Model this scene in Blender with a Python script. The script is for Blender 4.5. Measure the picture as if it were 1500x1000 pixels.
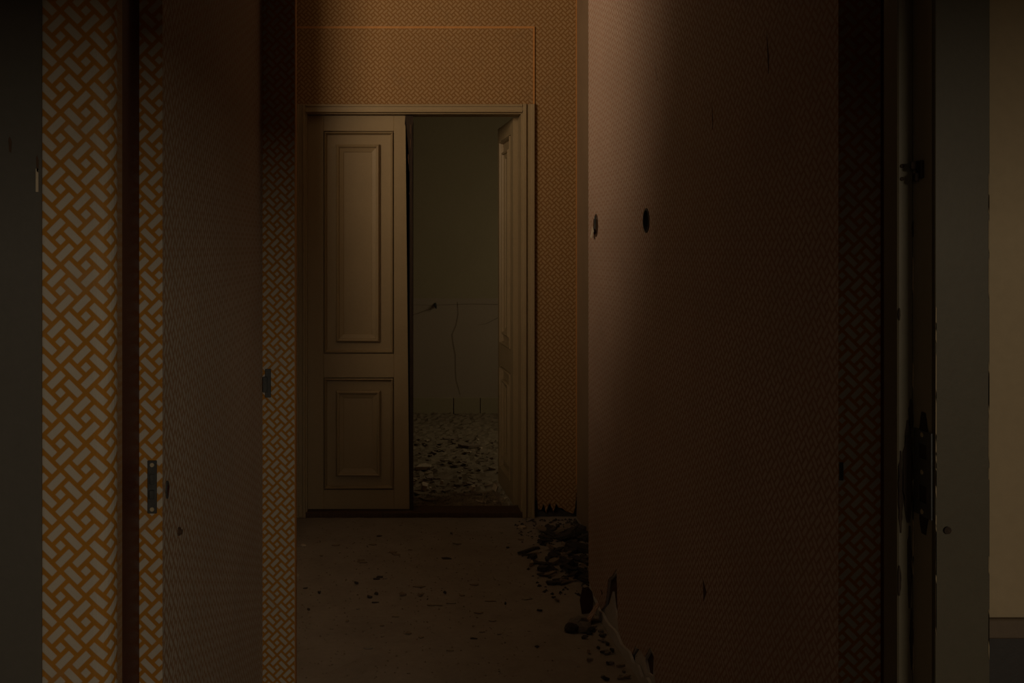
import bpy, bmesh, math, random
from mathutils import Vector, Matrix

for o in list(bpy.data.objects):
    bpy.data.objects.remove(o, do_unlink=True)
S = bpy.context.scene
COL = S.collection
random.seed(7)

# ------------------------------------------------------------------ camera
EYE = 1.62           # eye height
F = 1500.0           # focal length in pixels of the 1500x1000 frame
VX, VY = 580.0, 359.0   # where the corridor's parallel lines meet
cam_d = bpy.data.cameras.new('camera')
cam_d.sensor_width = 36.0
cam_d.lens = 36.0
cam_d.shift_x = (750 - VX) / 1500.0
cam_d.shift_y = -(500 - VY) / 1500.0
cam_d.clip_start = 0.05
cam = bpy.data.objects.new('camera', cam_d)
cam.location = (0, 0, EYE)
cam.rotation_euler = (math.radians(90), 0, 0)
COL.objects.link(cam)
S.camera = cam

# ------------------------------------------------------------------ world, lights, exposure
w = bpy.data.worlds.new('world')
S.world = w
w.use_nodes = True
w.node_tree.nodes['Background'].inputs[0].default_value = (0.5, 0.55, 0.6, 1)
w.node_tree.nodes['Background'].inputs[1].default_value = 0.0

def area(name, loc, target, sx, sy, power, color, spread=180):
    d = bpy.data.lights.new(name, 'AREA')
    d.shape = 'RECTANGLE'
    d.size, d.size_y = sx, sy
    d.energy = power
    d.color = color
    d.spread = math.radians(spread)
    o = bpy.data.objects.new(name, d)
    o.location = loc
    o.rotation_euler = (Vector(target) - Vector(loc)).to_track_quat('-Z', 'Y').to_euler()
    COL.objects.link(o)
    return o

area('daylight_window_behind', (1.95, -3.40, 2.40), (0.2, 1.5, 1.5), 1.3, 0.6, 42, (1.0, 0.88, 0.70))
area('fill_light_behind_left', (-1.65, -3.40, 2.40), (0.6, 2.0, 1.5), 0.6, 0.6, 4.2, (1.0, 0.88, 0.70))  # added fill that lifts the right reveal and pier, no known window
area('daylight_side_room', (-1.85, 3.1, 2.7), (0.3, 5.3, 3.55), 1.35, 0.7, 22, (1.0, 0.76, 0.52), 106)
area('daylight_far_room', (2.55, 8.1, 1.7), (0.0, 8.3, 1.1), 1.2, 1.5, 7.5, (1.0, 0.85, 0.58))

S.view_settings.view_transform = 'Standard'
S.view_settings.look = 'None'
S.view_settings.exposure = 0.0
S.view_settings.gamma = 1.0
S.view_settings.use_curve_mapping = False

# ------------------------------------------------------------------ helpers
def X(px, Y): return (px - VX) * Y / F
def Z(py, Y): return EYE - (py - VY) * Y / F

def prop(o, label=None, cat=None, group=None, kind=None):
    if label: o['label'] = label
    if cat: o['category'] = cat
    if group: o['group'] = group
    if kind: o['kind'] = kind
    return o

def set_uv(me, off=(0, 0)):
    uv = me.uv_layers.new(name='UVMap') if not me.uv_layers else me.uv_layers[0]
    up = Vector((0, 0, 1))
    for p in me.polygons:
        n = p.normal
        if abs(n.z) > 0.9:
            r, u = Vector((1, 0, 0)), Vector((0, 1, 0))
        else:
            r = up.cross(n).normalized(); u = up
        for li in p.loop_indices:
            v = me.vertices[me.loops[li].vertex_index].co
            uv.data[li].uv = (v.dot(r) - off[0], v.dot(u) - off[1])

def link(name, bm, mat, parent=None, off=(0, 0), smooth=False, kind=None):
    bmesh.ops.recalc_face_normals(bm, faces=bm.faces)
    me = bpy.data.meshes.new(name)
    bm.to_mesh(me); bm.free()
    me.update()
    set_uv(me, off)
    if smooth:
        for p in me.polygons: p.use_smooth = True
    for m in (mat if isinstance(mat, (list, tuple)) else [mat]):
        me.materials.append(m)
    o = bpy.data.objects.new(name, me)
    COL.objects.link(o)
    if parent: o.parent = parent
    if kind: o['kind'] = kind
    return o

def add_box(bm, x0, x1, y0, y1, z0, z1, bev=0.0):
    r = bmesh.ops.create_cube(bm, size=1.0)
    M = Matrix.Translation(((x0 + x1) / 2, (y0 + y1) / 2, (z0 + z1) / 2)) @ Matrix.Diagonal((abs(x1 - x0), abs(y1 - y0), abs(z1 - z0), 1))
    bmesh.ops.transform(bm, matrix=M, verts=r['verts'])
    if bev:
        es = list({e for v in r['verts'] for e in v.link_edges})
        bmesh.ops.bevel(bm, geom=es, offset=bev, segments=1, affect='EDGES')

def box(name, x0, x1, y0, y1, z0, z1, mat, parent=None, bev=0.0, off=(0, 0), kind=None):
    bm = bmesh.new()
    add_box(bm, x0, x1, y0, y1, z0, z1, bev)
    return link(name, bm, mat, parent, off, kind=kind)

def empty(name, loc=(0, 0, 0), kind=None):
    o = bpy.data.objects.new(name, None)
    o.location = loc
    o.empty_display_size = 0.1
    COL.objects.link(o)
    if kind: o['kind'] = kind
    return o

def add_prism(bm, pts, d):
    """pts: list of 3-D points of a flat outline, d: extrusion vector"""
    d = Vector(d)
    a = [bm.verts.new(Vector(p)) for p in pts]
    b = [bm.verts.new(Vector(p) + d) for p in pts]
    bm.faces.new(a); bm.faces.new(b[::-1])
    n = len(pts)
    for i in range(n):
        bm.faces.new((a[i], b[i], b[(i + 1) % n], a[(i + 1) % n]))

def prism(name, pts, d, mat, parent=None, off=(0, 0), kind=None):
    bm = bmesh.new()
    add_prism(bm, pts, d)
    bmesh.ops.triangulate(bm, faces=[f for f in bm.faces if len(f.verts) > 4], ngon_method='EAR_CLIP')
    return link(name, bm, mat, parent, off, kind=kind)

def add_cyl(bm, c, axis, r, h, seg=14, r2=None):
    ax = Vector(axis).normalized()
    q = Vector((0, 0, 1)).rotation_difference(ax)
    M = Matrix.Translation(Vector(c)) @ q.to_matrix().to_4x4()
    bmesh.ops.create_cone(bm, cap_ends=True, segments=seg, radius1=r, radius2=r if r2 is None else r2, depth=h, matrix=M)

def cut(o, cutter_bm):
    """carve a real recess into a mesh"""
    me = bpy.data.meshes.new('cutter')
    bmesh.ops.recalc_face_normals(cutter_bm, faces=cutter_bm.faces)
    cutter_bm.to_mesh(me); cutter_bm.free()
    c = bpy.data.objects.new('cutter', me)
    COL.objects.link(c)
    m = o.modifiers.new('cut', 'BOOLEAN')
    m.operation = 'DIFFERENCE'; m.object = c; m.solver = 'EXACT'
    bpy.context.view_layer.update()
    dg = bpy.context.evaluated_depsgraph_get()
    new = bpy.data.meshes.new_from_object(o.evaluated_get(dg))
    o.modifiers.clear()
    o.data = new
    bpy.data.objects.remove(c, do_unlink=True)

# ------------------------------------------------------------------ materials
class NT:
    def __init__(s, name):
        s.m = bpy.data.materials.new(name); s.m.use_nodes = True
        s.t = s.m.node_tree; s.n = s.t.nodes; s.l = s.t.links
        s.b = s.n['Principled BSDF']
    def node(s, typ, **kw):
        n = s.n.new(typ)
        for k, v in kw.items(): setattr(n, k, v)
        return n
    def link(s, a, b): s.l.new(a, b)
    def math(s, op, a, b=None, c=None):
        n = s.n.new('ShaderNodeMath'); n.operation = op
        for i, v in enumerate((a, b, c)):
            if v is None: continue
            if isinstance(v, (int, float)): n.inputs[i].default_value = v
            else: s.l.new(v, n.inputs[i])
        return n.outputs[0]
    def noise(s, vec, scale, detail=4, rough=0.6, dist=0):
        n = s.n.new('ShaderNodeTexNoise')
        n.inputs['Scale'].default_value = scale; n.inputs['Detail'].default_value = detail
        n.inputs['Roughness'].default_value = rough; n.inputs['Distortion'].default_value = dist
        if vec is not None: s.l.new(vec, n.inputs['Vector'])
        return n.outputs['Fac']
    def ramp(s, fac, stops):
        n = s.n.new('ShaderNodeValToRGB')
        e = n.color_ramp.elements
        while len(e) < len(stops): e.new(0.5)
        for k, (p, c) in zip(e, stops):
            k.position = p; k.color = (*c, 1) if len(c) == 3 else c
        s.l.new(fac, n.inputs[0])
        return n.outputs[0]
    def mix(s, fac, a, b, blend='MIX'):
        n = s.n.new('ShaderNodeMix'); n.data_type = 'RGBA'; n.blend_type = blend
        for sock, v in ((n.inputs[0], fac), (n.inputs[6], a), (n.inputs[7], b)):
            if isinstance(v, (int, float)): sock.default_value = v
            elif isinstance(v, tuple): sock.default_value = (*v, 1)
            else: s.l.new(v, sock)
        return n.outputs[2]
    def bump(s, h, strength, dist):
        n = s.n.new('ShaderNodeBump'); n.inputs['Strength'].default_value = strength; n.inputs['Distance'].default_value = dist
        s.l.new(h, n.inputs['Height']); s.l.new(n.outputs[0], s.b.inputs['Normal'])
    def obj(s): return s.node('ShaderNodeTexCoord').outputs['Object']
    def uv(s): return s.node('ShaderNodeTexCoord').outputs['UV']

P = 0.08   # wallpaper repeat in metres

def wallpaper(name, cell, line, cell2=None, rough=0.75):
    k = NT(name)
    sep = k.node('ShaderNodeSeparateXYZ'); k.link(k.uv(), sep.inputs[0])
    x = k.math('DIVIDE', sep.outputs[0], P); y = k.math('DIVIDE', sep.outputs[1], P)
    a = k.math('MULTIPLY', k.math('SUBTRACT', x, y), 3.0)
    b = k.math('MULTIPLY', k.math('ADD', x, y), 3.0)
    wrap = lambda v: k.math('SUBTRACT', k.math('FLOORED_MODULO', k.math('ADD', v, 1.5), 3.0), 1.5)
    a, b = wrap(a), wrap(b)
    best = None
    # woven pinwheel: a small square with four two-by-one bricks around it
    for ca, cb, ha, hb in ((0, 0, .5, .5), (.5, 1, 1, .5), (-.5, -1, 1, .5), (-1, .5, .5, 1), (1, -.5, .5, 1)):
        da = k.math('SUBTRACT', k.math('ABSOLUTE', k.math('SUBTRACT', a, ca)), ha)
        db = k.math('SUBTRACT', k.math('ABSOLUTE', k.math('SUBTRACT', b, cb)), hb)
        d = k.math('SMOOTH_MAX', da, db, 0.12)
        best = d if best is None else k.math('MINIMUM', best, d)
    # 0 inside a cell, 1 on the printed line
    mr = k.node('ShaderNodeMapRange'); mr.interpolation_type = 'SMOOTHSTEP'
    k.link(best, mr.inputs['Value'])
    mr.inputs['From Min'].default_value = -0.25; mr.inputs['From Max'].default_value = -0.14
    fac = mr.outputs[0]
    ob = k.obj()
    n1 = k.noise(ob, 2.3, 5); n2 = k.noise(ob, 45, 3)
    cells = k.mix(k.ramp(n1, [(0.35, (0, 0, 0)), (0.7, (1, 1, 1))]), cell, cell2 or tuple(c * 0.82 for c in cell))
    lines = k.mix(n2, tuple(c * 0.8 for c in line), tuple(min(1, c * 1.15) for c in line))
    c = k.mix(fac, cells, lines)
    c = k.mix(k.math('MULTIPLY', k.ramp(k.noise(ob, 6.0, 6, 0.7), [(0.55, (0, 0, 0)), (0.8, (1, 1, 1))]), 0.35), c, tuple(v * 0.55 for v in cell))
    k.link(c, k.b.inputs['Base Color'])
    k.b.inputs['Roughness'].default_value = rough
    k.b.inputs['Specular IOR Level'].default_value = 0.25
    k.bump(k.math('ADD', k.math('MULTIPLY', n2, 0.4), k.math('MULTIPLY', fac, -0.5)), 0.25, 0.002)
    return k.m

def grimy(name, c1, c2, scale=5, rough=0.6, bump=0.15, bscale=60, spots=None, spec=0.3, streak=False):
    k = NT(name)
    v = k.obj()
    if streak:
        mp = k.node('ShaderNodeMapping'); mp.inputs['Scale'].default_value = (6, 6, 0.6)
        k.link(v, mp.inputs[0]); vv = mp.outputs[0]
    else:
        vv = v
    n = k.noise(vv, scale, 6, 0.65, 0.3)
    c = k.ramp(n, [(0.3, c1), (0.72, c2)])
    fine = k.noise(v, bscale, 5, 0.7)
    c = k.mix(0.35, c, k.mix(fine, tuple(x * 0.7 for x in c1), tuple(min(1, x * 1.2) for x in c2)))
    if spots:
        f = k.ramp(k.noise(v, spots[1], 3, 0.8), [(spots[2], (0, 0, 0)), (spots[2] + 0.06, (1, 1, 1))])
        c = k.mix(f, c, spots[0])
    k.link(c, k.b.inputs['Base Color'])
    k.b.inputs['Roughness'].default_value = rough
    k.b.inputs['Specular IOR Level'].default_value = spec
    k.bump(fine, bump, 0.004)
    return k.m

M_PAPER = wallpaper('wallpaper_hall', (0.44, 0.385, 0.305), (0.37, 0.155, 0.014), (0.40, 0.35, 0.28))
M_PAPER_L = wallpaper('wallpaper_left_brightened', (0.50, 0.43, 0.34), (0.36, 0.22, 0.12))  # hall paper paled, standing in for light on the partition's passage face
M_PAPER_R = wallpaper('wallpaper_right', (0.48, 0.37, 0.30), (0.34, 0.20, 0.13))
M_PAPER_B = wallpaper('wallpaper_end', (0.35, 0.222, 0.105), (0.225, 0.108, 0.030), (0.325, 0.205, 0.098))
M_ORANGE = grimy('paper_edge_orange', (0.42, 0.17, 0.04), (0.52, 0.25, 0.08), 30)
M_CREAM = grimy('cream_paint', (0.29, 0.212, 0.112), (0.35, 0.26, 0.145), 3, 0.5, 0.08, spots=((0.16, 0.10, 0.05), 26, 0.72))
M_CASING = grimy('grimy_grey_paint', (0.072, 0.058, 0.034), (0.092, 0.074, 0.044), 3, 0.55, 0.12, spots=((0.05, 0.03, 0.02), 18, 0.74))
M_JAMB = grimy('jamb_paint_brightened', (0.24, 0.20, 0.13), (0.29, 0.245, 0.16), 3, 0.5, 0.12, spots=((0.05, 0.03, 0.02), 18, 0.74))  # casing paint made paler to stand in for light missing on the reveal
M_STOP = grimy('stop_paint', (0.11, 0.09, 0.055), (0.135, 0.11, 0.068), 3, 0.55, 0.12, spots=((0.04, 0.025, 0.018), 18, 0.74))
M_CASING_L = grimy('grey_paint', (0.088, 0.078, 0.062), (0.105, 0.092, 0.074), 2, 0.6, 0.08)
M_TANWALL = grimy('tan_plaster', (0.29, 0.215, 0.122), (0.335, 0.25, 0.145), 2, 0.8, 0.1)
M_DADO = grimy('dark_dado', (0.035, 0.030, 0.026), (0.05, 0.042, 0.036), 8, 0.5)
M_DADORAIL = grimy('brown_rail', (0.10, 0.068, 0.042), (0.13, 0.09, 0.055), 8, 0.6)
M_REDBROWN = grimy('red_brown_paint', (0.062, 0.011, 0.005), (0.08, 0.016, 0.008), 6, 0.45, 0.1)
M_PLASTER = grimy('bare_plaster', (0.27, 0.22, 0.17), (0.36, 0.30, 0.24), 5, 0.9, 0.3)
M_SKIM = grimy('pale_skim_plaster', (0.40, 0.36, 0.31), (0.52, 0.47, 0.41), 6, 0.9, 0.3, spots=((0.10, 0.07, 0.05), 16, 0.70))
M_BROWNPL = grimy('brown_plaster', (0.20, 0.135, 0.08), (0.26, 0.18, 0.11), 3, 0.85, 0.2)
M_FARWALL = grimy('old_limewash', (0.33, 0.27, 0.16), (0.38, 0.31, 0.19), 1.6, 0.9, 0.12)
M_FARLOW = grimy('old_limewash_low', (0.36, 0.28, 0.20), (0.40, 0.315, 0.225), 1.6, 0.9, 0.12)
M_FLOOR = grimy('dusty_floor', (0.215, 0.176, 0.136), (0.33, 0.275, 0.216), 4.5, 0.85, 0.6, 34, spots=((0.08, 0.06, 0.045), 22, 0.66))
M_FARFLOOR = grimy('rubble_floor', (0.17, 0.128, 0.078), (0.27, 0.208, 0.132), 9, 0.9, 0.9, 30, spots=((0.06, 0.045, 0.03), 30, 0.64))
M_CEIL = grimy('ceiling_white', (0.45, 0.42, 0.36), (0.5, 0.46, 0.4), 3, 0.9)
M_IRON = grimy('dull_iron', (0.030, 0.030, 0.027), (0.07, 0.066, 0.056), 40, 0.45, 0.2, spec=0.5)
M_BRASS = grimy('tarnished_brass', (0.30, 0.24, 0.14), (0.45, 0.36, 0.22), 30, 0.35, 0.1, spec=0.6)
M_BARE = grimy('bare_dark_wood', (0.05, 0.028, 0.015), (0.11, 0.062, 0.035), 14, 0.85, 0.5, streak=True)
M_ROT = grimy('rotten_wood', (0.022, 0.014, 0.009), (0.05, 0.032, 0.02), 14, 0.9, 0.6, streak=True)
M_HOLE = grimy('sooty_brick', (0.06, 0.028, 0.018), (0.09, 0.045, 0.028), 20, 0.95, 0.5)
M_CHIPL = grimy('pale_plaster_chip', (0.42, 0.33, 0.22), (0.55, 0.44, 0.30), 20, 0.9, 0.3)
M_CHIPM = grimy('brown_debris', (0.19, 0.14, 0.09), (0.28, 0.21, 0.145), 20, 0.9, 0.3)
M_CHIPD = grimy('sooty_debris', (0.022, 0.018, 0.014), (0.10, 0.08, 0.064), 20, 0.9, 0.3)
M_CHIPG = grimy('grey_rubble', (0.15, 0.125, 0.10), (0.22, 0.185, 0.15), 20, 0.9, 0.4)
M_PLASTIC = grimy('yellowed_plastic', (0.55, 0.47, 0.36), (0.62, 0.54, 0.42), 20, 0.4, 0.05)
M_FRAMEW = grimy('window_paint', (0.6, 0.55, 0.47), (0.68, 0.63, 0.55), 6, 0.5)

# ------------------------------------------------------------------ depths (metres from the camera)
H = 3.45
Y_CAS = 1.45
Y_S1 = 120 / 74.6      # left pier facing us
Y_S2 = 120 / 63.0      # end of the left partition
Y_S3 = 120 / 36.0      # left stub
Y_SR = 120 / 53.0      # right pier
Y_RW = 4.70            # far end of right wall
Y_B = 120 / 19.65      # end wall with the double door
Y_F = 1.633 * Y_B      # far room's wall

# ------------------------------------------------------------------ setting: floors and ceilings
def slab(name, x0, x1, y0, y1, z0, z1, mat):
    return box(name, x0, x1, y0, y1, z0, z1, mat, kind='structure')

def uneven_floor(name, x0, x1, y0, y1, mat, amp, nx, ny):
    bm = bmesh.new()
    bmesh.ops.create_grid(bm, x_segments=nx, y_segments=ny, size=0.5)
    for v in bm.verts:
        v.co = Vector((x0 + (v.co.x + .5) * (x1 - x0), y0 + (v.co.y + .5) * (y1 - y0), -random.random() * amp))
    ext = bmesh.ops.extrude_face_region(bm, geom=bm.faces[:])
    for g in ext['geom']:
        if isinstance(g, bmesh.types.BMVert): g.co.z = -0.12
    return link(name, bm, mat, smooth=False, kind='structure')

uneven_floor('floor', -0.75, 1.2, -0.6, Y_B + 0.03, M_FLOOR, 0.004, 40, 120)
slab('floor_side_room', -3.4, -0.75, 2.0, Y_B + .03, -0.12, -0.001, M_FLOOR)
slab('floor_near_room', -2.2, 2.8, -3.6, -0.6, -0.12, -0.001, M_FLOOR)
slab('floor_near_side', 1.2, 2.8, -0.6, 1.6, -0.12, -0.001, M_FLOOR)
slab('floor_near_side_left', -2.2, -0.75, -0.6, 1.7, -0.12, -0.001, M_FLOOR)
uneven_floor('floor_far_room', -2.2, 2.8, Y_B + 0.03, Y_F + .1, M_FARFLOOR, 0.026, 150, 120)
slab('ceiling', -3.4, 2.8, -3.6, Y_F + .1, H, H + .1, M_CEIL)

# ------------------------------------------------------------------ near doorway we look through
# left pier, papered, facing us
def phase(px, py, Y):   # put a wallpaper square at this pixel
    return (X(px, Y), Z(py, Y))

bm = bmesh.new()
xe1 = X(179, Y_S1 + .06); rr = .03
rim = [(-2.2, Y_S1, 0)] + [(xe1 - rr + rr * math.sin(a * math.pi / 16), Y_S1 + rr - rr * math.cos(a * math.pi / 16), 0) for a in range(9)] + [(xe1, Y_S1 + .06, 0), (-2.2, Y_S1 + .06, 0)]
add_prism(bm, rim, (0, 0, H))
w1 = link('wall_left_pier', bm, M_PAPER, off=phase(88.5, 425.9, Y_S1), kind='structure')
# run the paper round the rounded corner without a break
uvl = w1.data.uv_layers[0]; o1 = phase(88.5, 425.9, Y_S1)
for p in w1.data.polygons:
    for li in p.loop_indices:
        v = w1.data.vertices[w1.data.loops[li].vertex_index].co
        if abs(p.normal.z) < .5 and v.y < Y_S1 + .04:
            t = math.acos(max(-1, min(1, 1 - (v.y - Y_S1) / rr))) * rr if v.x > xe1 - rr - .001 else 0
            uvl.data[li].uv = (min(v.x, xe1 - rr) + t - o1[0], v.z - o1[1])
wl0 = box('wall_left_recess', -2.2, -.36, Y_S2 + .20, Y_S2 + .23, 0, H, M_REDBROWN, kind='structure')
box('red_brown_gap_board', -.54, X(204.5, Y_S2), Y_S1 + .062, Y_S2 - .001, 0, H, M_REDBROWN, wl0, bev=.002)  # dark red-brown board put in to close the gap beside the pier
wl0.location.x = -.125
for c in wl0.children: c.location.x = .125

# grey casing board at the very left
yc = Y_S1 - .012
cl = box('trim_1', -1.1, X(61, Y_S1 - .008), yc, Y_S1 - .001, 0, H, M_CASING_L, bev=.004, kind='structure')
for px, py, wd, ht in ((15, 212, 5, 24), (55, 240, 4, 26)):
    x, z = X(px, yc), Z(py, yc); a, b_ = wd * yc / F / 2, ht * yc / F / 2
    prism('chipped_hole', [(x - a, yc - .001, z + b_ * .7), (x - a * .2, yc - .001, z + b_), (x + a, yc - .001, z + b_ * .4), (x + a * .6, yc - .001, z - b_), (x - a * .5, yc - .001, z - b_ * .8)], (0, .0008, 0), M_BARE, cl)
x, z = X(54.5, yc), Z(264, yc)
box('paint_scar', x - .002, x + .002, yc - .001, yc, z - .018, z + .018, M_CHIPL, cl)

# right side: casing, reveal with stop, strike plate
xr = X(1370, Y_CAS)                 # reveal plane
ys = Y_CAS * (1370 - VX) / (1338 - VX)   # front of the door stop
xs = X(1315, ys)
tr = empty('trim_2', (0, 0, 0), 'structure')
cas = box('casing_board', xr, X(1450, Y_CAS), Y_CAS, Y_CAS + .010, 0, H, M_CASING, tr, bev=.0008)
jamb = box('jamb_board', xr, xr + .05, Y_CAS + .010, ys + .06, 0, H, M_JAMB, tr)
stop = box('door_stop', xs, xr, ys, ys + .045, 0, H, M_STOP, tr, bev=.002)
box('wall_right_near', X(1450, Y_CAS) - .004, 2.8, Y_CAS + .02, Y_CAS + .12, 0, H, M_TANWALL, kind='structure')
YW = Y_CAS + .02
zr1, zr0 = Z(903, YW), Z(931, YW)
box('trim_3', X(1450, Y_CAS) + .001, 2.8, YW - .012, YW - .001, zr0, zr1, M_DADORAIL, bev=.002, kind='structure')
box('trim_4', X(1450, Y_CAS) + .001, 2.8, YW - .007, YW - .001, 0, zr0, M_DADO, kind='structure')
# header over the opening
box('wall_header', -1.1, xr + .05, Y_CAS + .06, Y_CAS + .11, 2.12, H, M_PLASTER, kind='structure')

# worn pale paint along the arrises
for n_, xx, yy, d0, d1, lo in ((12, X(1450, Y_CAS), Y_CAS, -.0022, -.0010, 300), (16, xr, Y_CAS, .0002, .0016, 430), (10, xr, ys, -.0016, -.0002, 420)):
    for i in range(n_):
        py = random.uniform(lo, 995); zz = Z(py, yy); hh = random.uniform(.01, .07)
        prism('paint_chip', [(xx + d0, yy - .0006, zz), (xx + d0 * .8 + d1 * .2, yy - .0006, zz + hh), (xx + d1, yy - .0006, zz + hh * .9), (xx + d1, yy - .0006, zz - hh * .2)], (0, .0006, 0), M_TANWALL, cas if yy == Y_CAS else stop)

# nail hole ring
bm = bmesh.new(); add_cyl(bm, (X(1387, Y_CAS), Y_CAS - .001, Z(776, Y_CAS)), (0, -1, 0), .0052, .004, 12)
nl = link('nail_head', bm, M_ROT, cas)

# strike plate on the reveal (faces left), with two mortises
def reveal(px, py):   # point on the reveal plane
    Y = xr * F / (px - VX); return Y, Z(py, Y)
y1, zt = reveal(1341, 626); y0, zb = reveal(1367, 762)
bm = bmesh.new()
def mort(py_a, py_b):
    ya, za = reveal(1348, py_a); yb, zb2 = reveal(1360, py_b)
    return (yb, ya, zb2, za)
m1, m2 = mort(648, 674), mort(708, 738)
bars = [(y0, y1, m1[3], zt), (y0, m1[0], m1[2], m1[3]), (m1[1], y1, m1[2], m1[3]), (y0, y1, m2[3], m1[2]),
        (y0, m2[0], m2[2], m2[3]), (m2[1], y1, m2[2], m2[3]), (y0, y1, zb, m2[2])]
for b0, b1, c0, c1 in bars: add_box(bm, xr - .003, xr + .0005, b0, b1, c0, c1)
plate = link('strike_plate', bm, M_IRON, tr)
cb = bmesh.new()
for m in (m1, m2): add_box(cb, xr - .01, xr + .035, *m)
cut(jamb, cb)
for zz in (zt - .006, (m1[2] + m2[3]) / 2, zb + .006):
    bm = bmesh.new(); add_cyl(bm, (xr - .003, (y0 + y1) / 2, zz), (-1, 0, 0), .0035, .002, 10)
    link('screw_head', bm, M_BRASS, plate)
# torn wood round the plate and on the stop
def jag_strip(cx, zc, hw, hh, n, seed):
    r = random.Random(seed); L, R = [], []
    for i in range(n + 1):
        t = i / n; z = zc + hh * (1 - 2 * t); k = math.sin(math.pi * min(.97, max(.03, t))) ** .5
        L.append((cx - hw * k * r.uniform(.55, 1.0), z)); R.append((cx + hw * k * r.uniform(.55, 1.0), z))
    return L + R[::-1]
for px, py, hw, hh, sd in ((1330, 690, 9, 75, 3), (1319, 720, 4, 60, 9), (1334, 610, 4, 26, 5), (1332, 830, 4, 60, 8), (1317, 850, 3, 22, 4), (1335, 935, 3, 45, 11), (1337, 335, 2, 12, 2), (1317, 460, 2, 9, 21)):
    pts = jag_strip(X(px, ys), Z(py, ys), hw * ys / F, hh * ys / F, 16, sd)
    pts = [(min(max(a, xs + .0005), xr - .0005), ys - .0012, b_) for a, b_ in pts]
    prism('torn_wood', pts, (0, .002, 0), M_ROT, stop)
pts = jag_strip((y0 + y1) / 2, (zt + zb) / 2, .021, .088, 18, 14)
prism('torn_wood', [(xr - .0012, a, b_) for a, b_ in pts], (.002, 0, 0), M_ROT, jamb)
# catch remnant and screw holes higher up
yk, zk = reveal(1352, 251)
bm = bmesh.new()
add_box(bm, xr - .005, xr, yk - .004, yk + .013, zk - .010, zk + .016, .001)
add_box(bm, xr - .010, xr - .004, yk + .002, yk + .011, zk - .014, zk - .002, .001)
add_box(bm, xr - .013, xr - .004, yk + .008, yk + .013, zk + .004, zk + .015, .001)
link('broken_catch', bm, M_ROT, jamb)
for py in (243, 262):
    bm = bmesh.new(); add_cyl(bm, (X(1321, ys), ys - .0006, Z(py, ys)), (0, -1, 0), .003, .002, 10)
    link('screw_hole', bm, M_ROT, stop)

# ------------------------------------------------------------------ left partition and its end
xw = X(238, Y_S2)
wl = box('wall_left', X(204, Y_S2), xw, Y_S2, Y_S3 + .01, 0, H, [M_PAPER, M_PAPER_L], off=phase(233, 466, Y_S2), kind='structure')
for p in wl.data.polygons:
    if p.normal.x > .9: p.material_index = 1
# lock face plate on the end
x0, x1 = X(216.5, Y_S2), X(230, Y_S2); zt, zb = Z(674, Y_S2), Z(751.5, Y_S2)
lock = box('lock_face_plate', x0, x1, Y_S2 - .003, Y_S2 + .001, zb, zt, M_IRON, wl, bev=.001)
box('latch_bolt', x0 + .004, x1 - .004, Y_S2 - .008, Y_S2 - .002, zb + .028, zb + .044, M_IRON, lock, bev=.001)
box('dead_bolt', x0 + .004, x1 - .004, Y_S2 - .0045, Y_S2 - .002, zb + .054, zb + .074, M_BRASS if False else M_IRON, lock, bev=.001)
for zz in (zb + .008, zt - .008):
    bm = bmesh.new(); add_cyl(bm, ((x0 + x1) / 2, Y_S2 - .003, zz), (0, -1, 0), .004, .002, 10); link('screw_head', bm, M_BRASS, lock)
# keyhole escutcheon on the passage side
def leftwall(px, py):
    Y = xw * F / (px - VX); return Y, Z(py, Y)
yk, zk = leftwall(244, 717)
bm = bmesh.new(); zh = .034; 
pts = []
for i in range(20):
    a = 2 * math.pi * i / 20
    pts.append((xw, yk + .011 * math.cos(a) * (1.0 if math.sin(a) > -.2 else .75), zk + zh / 2 * math.sin(a)))
esc = prism('keyhole_escutcheon', pts, (.003, 0, 0), M_IRON, wl)
bm = bmesh.new(); add_cyl(bm, (xw + .003, yk, zk + .004), (1, 0, 0), .004, .002, 10); add_box(bm, xw + .003, xw + .004, yk - .0018, yk + .0018, zk - .010, zk + .004)
link('keyhole', bm, M_REDBROWN, esc)
yk, zk = leftwall(261, 778)
bm = bmesh.new()
bmesh.ops.create_circle(bm, segments=14, radius=.009)
bm.free()
bm = bmesh.new(); add_cyl(bm, (xw + .002, yk, zk), (1, 0, 0), .0085, .004, 14); add_cyl(bm, (xw + .005, yk, zk - .001), (1, 0, 0), .005, .006, 10)
link('screw_stub', bm, M_BARE, wl)

# ------------------------------------------------------------------ left stub facing us
xs0, xs1 = xw - .02, X(431.5, Y_S3)
wst = box('wall_left_stub', xs0, xs1, Y_S3, Y_S3 + .055, 0, H, M_PAPER, off=phase(405.8, 869.1, Y_S3), kind='structure')
box('paper_edge', xs1 - .001, xs1 + .002, Y_S3 + .004, Y_S3 + .052, 0, H, M_ORANGE, wst)
zt, zb = Z(540, Y_S3), Z(582, Y_S3)
lk = box('lock_face_plate', X(388.5, Y_S3), X(397, Y_S3), Y_S3 - .004, Y_S3 + .001, zb, zt, M_IRON, wst, bev=.001)
box('latch_bolt', X(385.5, Y_S3), X(392, Y_S3), Y_S3 - .011, Y_S3 - .003, zb + .018, zt - .025, M_IRON, lk, bev=.001)
bm = bmesh.new(); add_cyl(bm, (X(394, Y_S3), Y_S3 - .005, zt - .008), (0, -1, 0), .004, .003, 10); link('screw_head', bm, M_IRON, lk)
bm = bmesh.new()
bmesh.ops.create_uvsphere(bm, u_segments=12, v_segments=8, radius=.0065, matrix=Matrix.Translation((X(382.3, Y_S3), Y_S3 - .03, Z(571, Y_S3))))
add_cyl(bm, (X(383.5, Y_S3), Y_S3 - .014, Z(571, Y_S3)), (0, -1, 0), .003, .03, 8)
link('small_knob', bm, M_BRASS, wst, smooth=True)

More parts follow.
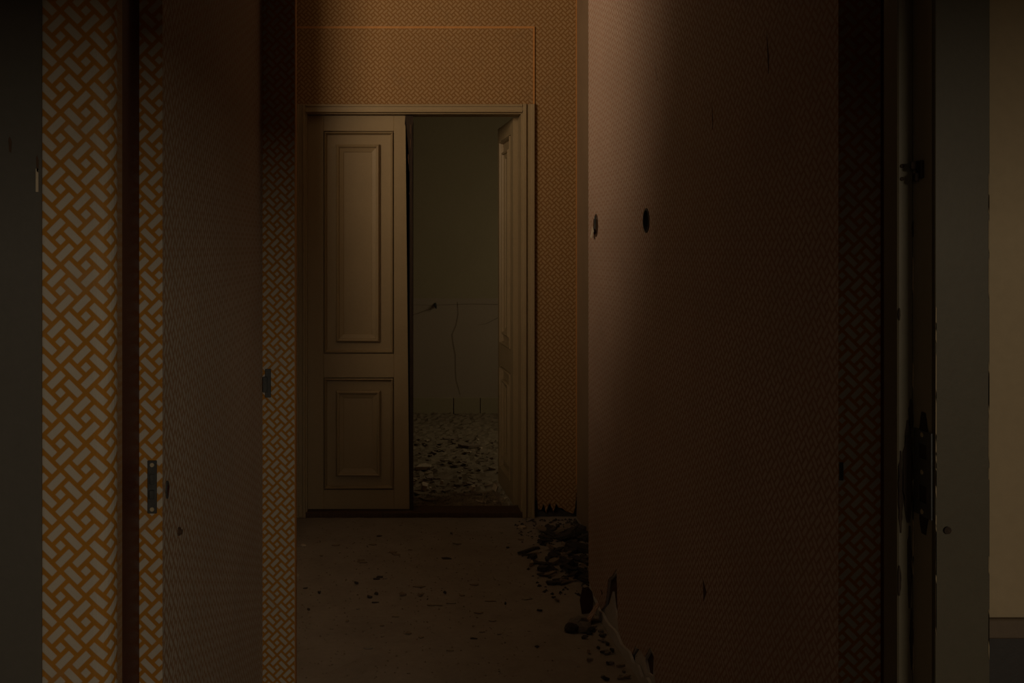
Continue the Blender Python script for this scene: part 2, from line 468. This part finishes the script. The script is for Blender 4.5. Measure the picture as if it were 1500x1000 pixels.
# ------------------------------------------------------------------ right wall (slightly splayed) with torn paper
A = Vector((X(1228, Y_SR), Y_SR)); Bp = Vector((X(862, Y_RW), Y_RW))
wd = (Bp - A); WL = wd.length; wd.normalize()
wn = Vector((wd.y, -wd.x))            # pointing into the wall (to the right)
if wn.x < 0: wn = -wn
ang = math.atan2(wd.y, wd.x)
def rw(px, py):
    """pixel -> (distance along the wall, height)"""
    k = (px - VX) / F
    # A + t*wd = (k*Y, Y)
    t = (k * A.y - A.x) / (wd.x - k * wd.y)
    Y = A.y + t * wd.y
    return t, Z(py, Y)
def rw3(t, z, d=0.0):      # d: out of the wall into the passage
    p = A + wd * t - wn * d
    return (p.x, p.y, z)

q = [A, Bp, Bp + Vector((.25, 0)), Vector((A.x + .25, A.y))]
PT = .004                                  # paper thickness (with its plaster skin)
bm = bmesh.new()
core = [rw3(0, 0, -PT), rw3(WL, 0, -PT), (1.09, Y_RW, 0), (1.09 + .1, A.y + .0, 0)]
core[0] = (core[0][0], A.y + PT, 0); core[3] = (1.30, A.y + PT, 0)
core[2] = (1.30, Y_RW, 0)
add_prism(bm, core, (0, 0, H))
wr = link('wall_right', bm, M_SKIM, kind='structure')

# paper sheet, torn along its lower edge
tear = [(1222, 1430), (1150, 1290), (1100, 1200), (1040, 1130), (1000, 1066), (975, 1030), (960, 1010), (957, 955), (952, 948), (944, 962), (938, 952), (930, 946), (925, 962), (918, 972), (915, 950), (908, 940), (905, 912), (904, 870), (903, 832), (898, 842), (891, 848), (889, 868), (886, 887), (880, 893), (876, 900), (873, 880), (868, 866), (864, 852)]
low = []
for px, py in tear:
    t, z = rw(px, py)
    low.append((min(max(t, 0), WL), max(.012, z)))
low[0] = (0, .02); low[-1] = (WL, low[-1][1])
def sheet(name, lower, upper, d_out, thick, mat, parent=None, kind=None):
    """thin sheet on the right wall between two edges given at the same distances along it"""
    bm = bmesh.new()
    rows = [[bm.verts.new(rw3(t, z, d)) for t, z in edge] for edge, d in ((lower, d_out), (upper, d_out), (upper, d_out - thick), (lower, d_out - thick))]
    n = len(lower)
    for k in range(4):
        r0, r1 = rows[k], rows[(k + 1) % 4]
        for i in range(n - 1):
            bm.faces.new((r0[i], r0[i + 1], r1[i + 1], r1[i]))
    for i in (0, n - 1):
        bm.faces.new([r[i] for r in rows])
    return link(name, bm, mat, parent, kind=kind)
pap = sheet('wallpaper_sheet', low, [(t, H) for t, z in low], 0.0, PT - .0008, M_PAPER_R, wr)
# the papered end of the wall facing us
x1r = X(1290, Y_SR)
pe = box('wall_right_pier', A.x, x1r, Y_SR, Y_SR + PT, 0, H, M_PAPER, off=phase(1260, 536, Y_SR), kind='structure')
# small dark plate at the corner
zc = Z(690, Y_SR)
box('corner_plate', X(1229, Y_SR), X(1235, Y_SR), Y_SR - .003, Y_SR + .001, zc - .020, zc + .020, M_IRON, pe, bev=.001)
# dark red-brown casing beside it
tc = empty('trim_5', (0, 0, 0), 'structure')
for a, b_, d in ((1290, 1301, .018), (1301, 1309, .010), (1309, 1345, .024)):
    box('casing_strip', X(a, Y_SR), X(b_, Y_SR), Y_SR - d, Y_SR + PT, 0, H, M_REDBROWN, tc, bev=.002)

# holes behind the torn paper
def wallcut(pts, depth):
    bm = bmesh.new()
    add_prism(bm, [rw3(t, z, .002 - PT) for t, z in pts], tuple((wn * (depth + .002)).to_3d()))
    return bm
hole = [rw(*p) for p in ((903, 836), (899, 843), (891, 850), (889, 870), (886, 890), (891, 884), (896, 866), (899, 890), (904, 908))]
cut(wr, wallcut(hole, .035))
for pts in (((924, 964), (931, 950), (936, 949), (929, 960), (926, 985)), ((944, 966), (952, 952), (956, 962), (955, 990), (948, 985))):
    cut(wr, wallcut([rw(*p) for p in pts], .03))
# hole linings: dark brick core behind the skin
for pts in (hole, [rw(*p) for p in ((922, 990), (924, 964), (931, 949), (937, 949), (929, 962))], [rw(*p) for p in ((943, 968), (952, 950), (957, 960), (956, 995), (947, 985))]):
    prism('brick_core', [rw3(t, z, -.012) for t, z in pts], tuple((wn * .004).to_3d()), M_HOLE, wr)
# thin tears in the paper
for p0, p1, wpx in (((1123, 45), (1126, 108), 3.5), ((1030, 848), (1031, 880), 5), ((880, 650), (884, 662), 2), ((880, 862), (882, 872), 3), ((960, 95), (963, 118), 1.5), ((1043, 150), (1044, 190), 1.5)):
    a, b_ = rw(*p0), rw(*p1); c0 = rw(p0[0] + wpx, (p0[1] * .4 + p1[1] * .6)); 
    prism('paper_tear', [rw3(*a, .0006), rw3(*c0, .0006), rw3(*b_, .0006), rw3(b_[0] + .002, b_[1], .0006)], tuple((wn * .001).to_3d()), M_HOLE, pap)

# baseboard remnant, chipped plaster skirting along the foot
bb = []
for t in [i * WL / 40 for i in range(41)]:
    bb.append((t, .034 + random.uniform(-.012, .016)))
bb = [(min(t, WL - .02), z) for t, z in bb]
bb = [p for i, p in enumerate(bb) if i == 0 or p[0] > bb[i - 1][0] + 1e-4]
sheet('baseboard_right', [(t, -.006) for t, z in bb], bb, .012, .0115, M_SKIM, kind='structure')

# socket boxes in real holes
def socket(px, py, rz, ry, cracked):
    t, z = rw(px, py)
    for ob in (pap, wr):
        bm = bmesh.new()
        pts = [(t + ry * math.cos(2 * math.pi * i / 20), z + rz * math.sin(2 * math.pi * i / 20)) for i in range(20)]
        add_prism(bm, [rw3(a, b_, .02) for a, b_ in pts], tuple((wn * .075).to_3d()))
        cut(ob, bm)
    root = empty('wall_socket_box', rw3(t, z))
    inv = Matrix.Translation(Vector(rw3(t, z))).inverted()
    def part(nm, bm, mat):
        bmesh.ops.transform(bm, matrix=inv, verts=bm.verts); return link(nm, bm, mat, root)
    bm = bmesh.new()      # liner ring
    n = 20
    for i in range(n):
        a0, a1 = 2 * math.pi * i / n, 2 * math.pi * (i + 1) / n
        if cracked and i in (2, 3, 4, 5): continue
        pr = []
        for a in (a0, a1):
            pr.append([(t + ry * f * math.cos(a), z + rz * f * math.sin(a)) for f in (.98, .84)])
        add_prism(bm, [rw3(*pr[0][0], .003), rw3(*pr[0][1], .003), rw3(*pr[1][1], .003), rw3(*pr[1][0], .003)], tuple((wn * .04).to_3d()))
    part('box_liner', bm, M_IRON if not cracked else M_BARE)
    if cracked:
        bm = bmesh.new()
        add_prism(bm, [rw3(t + ry * .9, z - rz * .1, .004), rw3(t + ry * .9, z - rz * .95, .012), rw3(t + ry * .2, z - rz * 1.1, .016), rw3(t + ry * .3, z - rz * .5, .006)], tuple((wn * -.004).to_3d()))
        part('broken_cover', bm, M_PLASTIC)
        bm = bmesh.new()
        for dx in (-.006, .006):
            add_cyl(bm, rw3(t + dx, z + rz * .25, .004), (0, 0, 1), .0022, rz * 1.1, 8)
        part('wire_end', bm, M_IRON)
    return root
prop(socket(873, 330, .052, .042, True), 'broken wall socket with pale cover fragment at the lit end of the right wall', 'socket')
prop(socket(947, 323, .046, .040, False), 'empty dark oval socket hole nearer the camera in the right wall', 'socket')

# ------------------------------------------------------------------ rear recess and end wall
xb = X(845, Y_B)
wr2 = box('wall_right_rear', xb, xb + .1, Y_RW, Y_B + .14, 0, H, M_BROWNPL, kind='structure')
# end wall round the opening
ox0, ox1, oz1 = X(447, Y_B), X(766, Y_B), Z(164, Y_B)
wb = empty('wall_back', (0, 0, 0), 'structure')
ph = phase(546.5, 100.5, Y_B)
box('wall_face', -1.2, ox0, Y_B, Y_B + .14, 0, H, M_PAPER_B, wb, off=ph)
box('wall_face', ox1, xb, Y_B, Y_B + .14, 0.10, H, M_PAPER_B, wb, off=ph)
box('wall_face', ox0, ox1, Y_B, Y_B + .14, oz1, H, M_PAPER_B, wb, off=ph)
box('papered_edge', xb - .006, xb, Y_B - .003, Y_B, .15, H, M_ORANGE, wb)
# bare, sooty foot of the right pier with ragged paper above
box('sooty_foot', ox1 + .02, xb, Y_B + .012, Y_B + .14, 0, .10, M_CHIPD, wb)
pts = [(X(785, Y_B), .19)]
xx = X(785, Y_B)
while xx < xb - .02:
    xx += random.uniform(.01, .03); pts.append((min(xx, xb), random.uniform(.015, .09)))
pts.append((xb, .19))
prism('ragged_paper', [(a, Y_B - .004, b_) for a, b_ in pts], (0, .004, 0), M_PAPER_B, wb, off=ph)

# papered box over the door, its edge standing proud
px0, px1, pz0, pz1 = X(420, Y_B), X(783, Y_B), Z(153, Y_B), Z(39, Y_B)
op = box('transom_panel', px0, px1, Y_B - .008, Y_B - .0005, pz0, pz1, M_PAPER_B, off=ph, bev=.002, kind='structure')
op.name = 'trim_6'
box('edge_paper', px0, px1, Y_B - .0095, Y_B - .0082, pz1 - .012, pz1, M_ORANGE, op)
box('edge_paper', px1 - .010, px1, Y_B - .0095, Y_B - .0082, pz0, pz1 - .012, M_ORANGE, op)

# door casing
tcas = empty('trim_7', (0, 0, 0), 'structure')
cz1 = Z(153, Y_B)
def fluted(name, xa, xb_, za, zb_, horiz=False):
    n = 3
    bm = bmesh.new()
    add_box(bm, xa, xb_, Y_B - .018, Y_B - .0006, za, zb_, .002)
    for i, d in ((0, .030), (2, .026)):
        if horiz:
            h = (zb_ - za) / 3; add_box(bm, xa, xb_, Y_B - d, Y_B - .017, za + h * i + .002, za + h * (i + 1) - .002, .002)
        else:
            h = (xb_ - xa) / 3; add_box(bm, xa + h * i + .002, xa + h * (i + 1) - .002, Y_B - d, Y_B - .017, za, zb_, .002)
    return link(name, bm, M_CREAM, tcas)
fluted('casing_leg', X(434, Y_B), ox0 + .004, 0, cz1)
fluted('casing_leg', ox1 - .004, X(783, Y_B), 0, cz1)
fluted('casing_head', ox0 + .0045, ox1 - .0045, oz1 - .006, cz1, True)
# jamb linings
box('jamb_lining', ox0, ox0 + .012, Y_B, Y_B + .14, 0.02, oz1, M_CREAM, tcas)
box('jamb_lining', ox1 - .012, ox1, Y_B, Y_B + .14, 0.02, oz1, M_CREAM, tcas)
box('head_lining', ox0 + .012, ox1 - .012, Y_B, Y_B + .14, oz1 - .012, oz1, M_CREAM, tcas)
box('threshold', ox0, ox1, Y_B - .01, Y_B + .15, -.005, .030, M_BARE, tcas, bev=.004)

# ------------------------------------------------------------------ door leaves
LT = .042
LW = X(600, Y_B + .05) - X(449, Y_B + .05)
LZ0 = .034; LZ1 = oz1 - .014
Yl = Y_B + .045
def zz(py): return Z(py, Yl)
def leaf(name, label_unused=None):
    """local frame: x 0..LW from hinge, y 0 front .. LT back, z world"""
    r = empty(name, (0, 0, 0), 'structure')
    def lx(px): return (px - 449) / (600 - 449) * LW
    xa, xc = lx(474), lx(577)
    zs_ = dict(t1=zz(192), t0=zz(518), b1=zz(553), b0=zz(717))
    box('stile', 0, xa, 0, LT, LZ0, LZ1, M_CREAM, r, bev=.002)
    box('stile', xc, LW, 0, LT, LZ0, LZ1, M_CREAM, r, bev=.002)
    box('rail', xa, xc, 0.0003, LT - .0003, zs_['t1'], LZ1, M_CREAM, r, bev=.002)
    box('rail', xa, xc, 0.0003, LT - .0003, zs_['b1'], zs_['t0'], M_CREAM, r, bev=.002)
    box('rail', xa, xc, 0.0003, LT - .0003, LZ0, zs_['b0'], M_CREAM, r, bev=.002)
    for z1, z0, (ia, ib, iz1, iz0) in ((zs_['t1'], zs_['t0'], (lx(492), lx(556), zz(211), zz(501))), (zs_['b1'], zs_['b0'], (lx(492), lx(557), zz(572), zz(698)))):
        pn = box('panel', xa, xc, .018, LT - .018, z0, z1, M_CREAM, r)
        for side in (0, 1):
            # sloped quirk moulding against the stiles, and the ridge moulding round the field
            def ringm(nm, prof, x0, x1, za, zb_):
                bm = bmesh.new(); rows = []
                for ins, y in prof:
                    yy = y if side == 0 else LT - y
                    rows.append([bm.verts.new(c) for c in ((x0 + ins, yy, za + ins), (x1 - ins, yy, za + ins), (x1 - ins, yy, zb_ - ins), (x0 + ins, yy, zb_ - ins))])
                for a, b_ in zip(rows, rows[1:] + rows[:1]):
                    for i in range(4):
                        bm.faces.new((a[i], a[(i + 1) % 4], b_[(i + 1) % 4], b_[i]))
                link(nm, bm, M_CREAM, pn)
            ringm('edge_moulding', ((0, .0185), (.001, -.004), (.006, -.008), (.012, .004), (.016, .0185)), xa + .005, xc - .005, z0 + .005, z1 - .005)
            ringm('field_moulding', ((0, .0185), (.002, .000), (.010, -.008), (.018, -.004), (.022, .006), (.046, .014), (.048, .0185)), ia, ib, iz0, iz1)
    return r
d1 = leaf('door_1')
d1.location = (X(449, Yl), Yl, 0)
# dark broken meeting edge of the closed leaf
xe = LW
pts = [(xe - .001, LZ0), (xe + .022, LZ0), (xe + .022, LZ1 - .29)]
for i in range(7):
    pts.append((xe + .022 - random.uniform(0, .006), LZ1 - .27 + i * .04))
pts += [(xe + .020, LZ1), (xe - .026, LZ1), (xe - .030, LZ1 - .05), (xe - .022, LZ1 - .08), (xe - .025, LZ1 - .12), (xe - .014, LZ1 - .17), (xe - .013, LZ1 - .21), (xe - .002, LZ1 - .27), (xe - .001, LZ1 - .31)]
prism('broken_edge_strip', [(a, -.0015, b_) for a, b_ in pts], (0, LT - .002, 0), M_ROT, d1)
for i in range(6):
    z0 = LZ1 - .05 - i * .045; x0 = xe + random.uniform(-.012, .006)
    prism('splinter', [(x0, -.004, z0), (x0 + .007, -.004, z0 - .01), (x0 + .005, -.004, z0 - .07), (x0 + .001, -.004, z0 - .05)], (0, .004, 0), M_ROT if i % 2 else M_BARE, d1)
box('keeper_nick', xe - .004, xe + .0005, -.002, .002, LZ1 - .475, LZ1 - .465, M_BARE, d1)

d2 = leaf('door_2')
# hinge at the right jamb, swung into the far room
near = Vector((X(752, Y_B + .14), Y_B + .145)); far = Vector((X(729.5, near.y + LW * .998), near.y + LW * .998))
dirv = (far - near).normalized()
a2 = math.atan2(dirv.y, dirv.x)
# local +x along the leaf; local -y (front) should look left
d2.rotation_euler = (0, 0, a2)
# with +x pointing away from us, local +y points left, so the leaf's back is the face we see
d2.location = (near.x + LT * math.sin(a2), near.y - LT * math.cos(a2), 0)
for zz_ in (Z(300, Y_B), Z(640, Y_B)):
    bm = bmesh.new(); add_cyl(bm, (-.006, -.004, zz_), (0, 0, 1), .008, .10, 10); link('hinge_knuckle', bm, M_IRON, d2)

# ------------------------------------------------------------------ far room
zsplit = Z(437, Y_F)
wf = empty('wall_far', (0, 0, 0), 'structure')
box('upper_wall', -2.2, 2.8, Y_F, Y_F + .1, zsplit, H, M_FARWALL, wf)
box('lower_wall', -2.2, 2.8, Y_F - .004, Y_F + .1, 0, zsplit, M_FARLOW, wf)
bbz = Z(582, Y_F)
bf = empty('baseboard_far', (0, 0, 0), 'structure')
for a, b_ in ((-2.2, X(664, Y_F) - .004), (X(664, Y_F) + .004, X(703, Y_F) - .003), (X(703, Y_F) + .003, 2.8)):
    box('board', a, b_, Y_F - .024, Y_F - .0045, -.02, bbz, M_FARWALL, bf, bev=.003)
def strip(name, L, R, mat, parent):
    bm = bmesh.new()
    for i in range(len(L) - 1):
        add_prism(bm, [L[i], L[i + 1], R[i + 1], R[i]], (0, .0006, 0))
    return link(name, bm, mat, parent)
def ribbon(name, pxs, wpx, Y, mat, parent):
    L, R = [], []
    for i, (px, py) in enumerate(pxs):
        t = i / (len(pxs) - 1); ww = wpx * (.35 + .65 * math.sin(math.pi * (.1 + .8 * t))) / 2
        L.append((X(px - ww, Y), Y - .0008, Z(py, Y))); R.append((X(px + ww, Y), Y - .0008, Z(py, Y)))
    return strip(name, L, R, mat, parent)
YP = Y_F - .0045
ribbon('wall_crack', [(670, 442), (671, 460), (668, 476), (662, 490), (664, 505), (667, 520), (667, 540), (668, 556), (674, 578)], 2.0, YP, M_CHIPM, wf)
def hband(name, pts, hpx, mat):
    U = [(X(a, YP), YP - .0008, Z(b_ - hpx / 2 * (.3 + .7 * (i / (len(pts) - 1))), YP)) for i, (a, b_) in enumerate(pts)]
    D = [(X(a, YP), YP - .0008, Z(b_ + hpx / 2 * (.3 + .7 * (i / (len(pts) - 1))), YP)) for i, (a, b_) in enumerate(pts)]
    strip(name, U, D, mat, wf)
hband('wall_scratch', [(600, 462), (612, 459), (622, 455), (632, 452), (640, 449)], 3, M_CHIPM)
hband('wall_scratch', [(700, 476), (712, 474), (722, 469), (734, 463)], 1.6, M_CHIPM)
hband('wall_scratch', [(600, 446), (630, 447), (690, 445), (735, 446)], 1.3, M_CHIPM)
bm = bmesh.new()
add_cyl(bm, (X(638, YP), YP - .03, Z(448, YP)), (0.1, -1, -.5), .016, .08, 8, .006)
link('wall_hook', bm, M_IRON, wf)
box('wall_left_far', -2.3, -2.2, Y_B + .14, Y_F + .1, 0, H, M_FARWALL, kind='structure')
box('wall_right_far', 2.8, 2.9, Y_B + .14, Y_F + .1, 0, H, M_FARWALL, kind='structure')
box('wall_back_left', -3.4, -1.2, Y_B, Y_B + .14, 0, H, M_FARWALL, kind='structure')
box('wall_back_right', xb + .1, 2.9, Y_B, Y_B + .14, 0, H, M_FARWALL, kind='structure')

# ------------------------------------------------------------------ side room to the left (its doorway opens behind the stub) and room behind the camera
box('wall_side_jamb', -.72, -.63, 5.5, Y_B - .001, 0, H, M_PLASTER, kind='structure')
box('wall_side_left', -3.4, -3.3, 2.1, Y_B, 0, H, M_PLASTER, kind='structure')
box('wall_side_near', -3.4, -.56, 2.36, 2.45, 0, H, M_PLASTER, kind='structure')
box('wall_near_left', -2.3, -2.2, -3.6, 1.6, 0, H, M_TANWALL, kind='structure')
box('wall_near_right', 2.8, 2.9, -3.6, 1.6, 0, H, M_TANWALL, kind='structure')
wk = empty('wall_behind', (0, 0, 0), 'structure')
for a, b_, c, d in ((-2.2, -2.0, 0, H), (2.65, 2.8, 0, H), (-2.0, 2.65, 0, 2.05), (-2.0, 2.65, 2.75, H), (-1.3, 1.25, 2.05, 2.75)):
    box('wall_face', a, b_, -3.6, -3.45, c, d, M_TANWALL, wk)
for nm, wa, wb_ in (('window_1', 1.25, 2.65), ('added_fill_window', -2.0, -1.3)):  # the second frame is added around the fill light
    wn1 = empty(nm, (0, 0, 0), 'structure')
    mid = (wa + wb_) / 2
    for a, b_, c, d in ((wa, wa + .05, 2.05, 2.75), (wb_ - .05, wb_, 2.05, 2.75), (wa + .05, wb_ - .05, 2.05, 2.10), (wa + .05, wb_ - .05, 2.70, 2.75), (mid - .02, mid + .02, 2.10, 2.70)):
        box('window_frame', a, b_, -3.56, -3.50, c, d, M_FRAMEW, wn1)
wp = empty('wall_near_partition', (0, 0, 0), 'structure')
for a, b_, c, d in ((-2.2, -1.2, 0, H), (1.75, 2.8, 0, H), (-1.2, 1.75, 2.06, H)):
    box('wall_face', a, b_, -.50, -.38, c, d, M_TANWALL, wp)

# ------------------------------------------------------------------ debris
def floor_pt(px, py, h=0.0):
    Y = (EYE - h) * F / (py - VY); return X(px, Y), Y

def shard(name, px, py, wpx, dpx, th, mat, label, cat, group, seed, tilt=0.0, z0=0.0, n=6, rot=None):
    r = random.Random(seed)
    x, y = floor_pt(px, py)
    sx = wpx * y / F / 2; sy = dpx / 2 * y / (py - VY)      # foreshortened depth
    sy = min(sy, sx * 1.5)
    bm = bmesh.new()
    a0 = r.uniform(0, 6.28)
    pts = []
    for i in range(n):
        a = a0 + 2 * math.pi * (i + r.uniform(-.3, .3)) / n; f = r.uniform(.42, 1.1)
        pts.append((sx * f * math.cos(a), sy * f * math.sin(a), 0))
    add_prism(bm, pts, (0, 0, th))
    for v in bm.verts:
        v.co.z += r.uniform(0, th * .25) if v.co.z > th * .5 else 0
    M = Matrix.Rotation(tilt, 4, 'Y') @ Matrix.Rotation(r.uniform(-.5, .5) * abs(tilt), 4, 'X')
    bmesh.ops.transform(bm, matrix=M, verts=bm.verts)
    lo = min(v.co.z for v in bm.verts)
    for v in bm.verts: v.co.z -= lo
    o = link(name, bm, mat)
    o.location = (x, y, z0)
    return prop(o, label, cat, group)

# pale sliver and triangle near the end-wall pier
shard('plaster_sliver', 765, 773, 15, 4, .008, M_CHIPL, 'thin pale plaster sliver on the floor below the right door casing', 'debris', None, 1)
shard('plaster_shard', 777, 828, 18, 8, .014, M_CHIPL, 'pale triangular plaster shard at the edge of the dark rubble heap', 'debris', None, 2, .3, n=3)
# far-room pieces with a look of their own
def far_shard(name, px, py, wpx, dpx, th, mat, label, seed, **kw):
    return shard(name, px, py, wpx, dpx, th, mat, label, 'debris', None, seed, z0=-.006, **kw)
far_shard('plaster_strip', 620, 684, 30, 8, .022, M_CHIPL, 'long pale plaster strip lying just inside the doorway by the closed leaf', 4, n=5)
far_shard('plaster_lump', 621, 716, 14, 9, .03, M_CHIPL, 'pale plaster lump with a dark side on the far room floor', 5, tilt=.25)
far_shard('plaster_lump', 647, 708, 8, 5, .022, M_CHIPL, 'small pale plaster lump between the doorway and the long strip', 6, tilt=.2)
far_shard('plaster_sliver', 634, 748, 16, 4, .010, M_CHIPL, 'pale sliver lying right behind the door threshold', 7, n=5)
far_shard('plaster_lump', 692, 717, 9, 7, .028, M_CHIPL, 'pale lump at the left end of the rubble beside the open leaf', 8, tilt=.3)
far_shard('plaster_lump', 724, 717, 12, 8, .035, M_CHIPL, 'pale lump of rubble touching the foot of the open leaf', 9, tilt=.3)
far_shard('plaster_strip', 690, 653, 36, 5, .016, M_CHIPM, 'long flat lath on the floor deep in the far room', 10, n=6)
for i in range(150):
    py = 640 + 108 * random.random() ** 1.1; px = random.uniform(606, 735)
    sc = (py - VY) / 390
    shard('plaster_fragment', px, py, random.uniform(4, 20) * sc, random.uniform(1.5, 4) * sc, random.uniform(.003, .010), random.choice((M_CHIPM, M_CHIPM, M_FARFLOOR, M_FARFLOOR, M_CHIPL if random.random() < .35 else M_CHIPM)), 'small flat plaster fragment scattered on the far room floor', 'debris', 'fragments on the far room floor', 100 + i, random.uniform(-.3, .3), -.008)
# dark rubble heap in the right rear corner
for i in range(95):
    u = random.random(); v = random.random()
    py = 772 + 84 * v; px = 862 - (18 + 78 * (1 - abs(v - .45) * .9)) * u ** 1.25
    mat = random.choice((M_CHIPD, M_CHIPD, M_CHIPD, M_CHIPM, M_CHIPD))
    shard('sooty_fragment', px, py, random.uniform(10, 34), random.uniform(3, 8), random.uniform(.005, .016), mat, 'sooty flat fragment in the rubble heap in the right rear corner', 'debris', 'rubble heap in the right rear corner', 300 + i, random.uniform(-.5, .5), 0)
# pieces beside the torn foot of the right wall
x, y = floor_pt(862, 898)
o = prism('broken_tile', [(-.030, 0, 0), (.020, .006, 0), (.030, .01, .05), (.026, .01, .088), (.008, .006, .108), (-.006, .006, .096), (-.020, .004, .104), (-.036, 0, .055)], (.004, .016, 0), M_HOLE)
o.location = (x, y, 0); o.rotation_euler = (math.radians(-8), 0, math.radians(10))
prop(o, 'dark red broken tile leaning upright against the foot of the right wall', 'tile')
for k, (px, py, s, lab) in enumerate(((848, 918, .045, 'grey mortar lump below the leaning dark tile'), (838, 924, .034, 'dark mortar lump farthest from the right wall'), (856, 924, .04, 'grey mortar lump between the tile and the torn wall'))):
    bm = bmesh.new(); bmesh.ops.create_icosphere(bm, subdivisions=2, radius=s)
    r = random.Random(40 + k)
    for v in bm.verts: v.co = Vector((v.co.x, v.co.y * .8, max(v.co.z, -.4 * s) * .75)) * r.uniform(.75, 1.1)
    lo = min(v.co.z for v in bm.verts)
    for v in bm.verts: v.co.z -= lo
    o = link('mortar_lump', bm, M_CHIPG if k != 1 else M_CHIPD)
    x, y = floor_pt(px, py); o.location = (x, y, 0)
    prop(o, lab, 'rubble')
t, z = rw(880, 905)
o = prism('paper_flap', [rw3(t - .09, .0, .075), rw3(t - .01, .0, .06), rw3(t - .02, .07, .020), rw3(t - .07, .08, .018)], (-.003, 0, .001), M_PAPER_R)
prop(o, 'curled scrap of torn wallpaper propped against the damaged wall foot', 'wallpaper scrap')
for i in range(36):
    v = random.random(); py = 905 + 95 * v
    edge = 884 + (py - 925) * .58
    shard('mortar_crumb', edge - 4 - 45 * random.random() ** 2, py, random.uniform(5, 15), random.uniform(2, 5), random.uniform(.003, .009), random.choice((M_CHIPD, M_CHIPG, M_CHIPM)), 'small mortar crumb along the foot of the torn right wall', 'debris', 'crumbs along the right wall foot', 500 + i, random.uniform(-.3, .3))
for k, (px, py, wpx, m) in enumerate(((521, 855, 8, M_CHIPD), (541, 876, 9, M_CHIPD), (551, 871, 6, M_CHIPD), (444, 800, 8, M_CHIPL), (436, 844, 6, M_CHIPL), (740, 885, 5, M_CHIPD), (661, 782, 7, M_CHIPG), (652, 869, 6, M_CHIPD), (468, 869, 6, M_CHIPD), (452, 894, 5, M_CHIPD), (590, 872, 14, M_CHIPM), (615, 873, 12, M_CHIPM), (790, 896, 12, M_CHIPD), (815, 880, 12, M_CHIPM))):
    labs = {M_CHIPD: 'dark crumb lying alone on the dusty corridor floor', M_CHIPL: 'pale crumb on the floor beside the left papered stub', M_CHIPG: 'grey crumb on the corridor floor just before the threshold', M_CHIPM: 'brown flat crumb lying on the open corridor floor'}
    shard('floor_crumb', px, py, wpx, 3, .007, m, labs[m], 'debris', 'crumbs on the corridor floor', 700 + k, .2)

for i in range(46):
    shard('dust_flake', random.uniform(440, 840), random.uniform(775, 960), random.uniform(5, 20), random.uniform(1.5, 4), .003, random.choice((M_CHIPM, M_FLOOR, M_CHIPM, M_CHIPD)), 'thin dusty flake lying flat on the corridor floor', 'debris', 'flakes on the corridor floor', 900 + i)

def crumbs(name, n, region, smin, smax, mat, label, z0=0.0):
    bm = bmesh.new()
    for i in range(n):
        x, y = region()
        s = random.uniform(smin, smax)
        vs = [bm.verts.new((x + s * math.cos(a + i), y + s * math.sin(a + i) * random.uniform(.6, 1.2), z0)) for a in (0, 2.1, 4.2)]
        top = bm.verts.new((x, y, z0 + s * random.uniform(.4, 1.0)))
        bm.faces.new(vs)
        for a in range(3): bm.faces.new((vs[a], vs[(a + 1) % 3], top))
    o = link(name, bm, mat)
    return prop(o, label, 'debris', None, 'stuff')
crumbs('floor_grit', 1600, lambda: (random.uniform(-.6, .62), random.uniform(2.6, 6.0)), .001, .006, M_CHIPM, 'fine grit strewn over the corridor floor')
crumbs('rubble_grit', 900, lambda: (xb - .02 - .42 * random.random() ** 2.2 * random.random() ** .4, random.uniform(4.72, 6.05)), .004, .013, M_CHIPD, 'fine dark grit in the right rear corner')
crumbs('far_room_grit', 2600, lambda: (random.uniform(-.3, 1.2), random.uniform(6.3, 6.75)), .003, .012, M_FARFLOOR, 'loose grit over the far room floor', -.01)
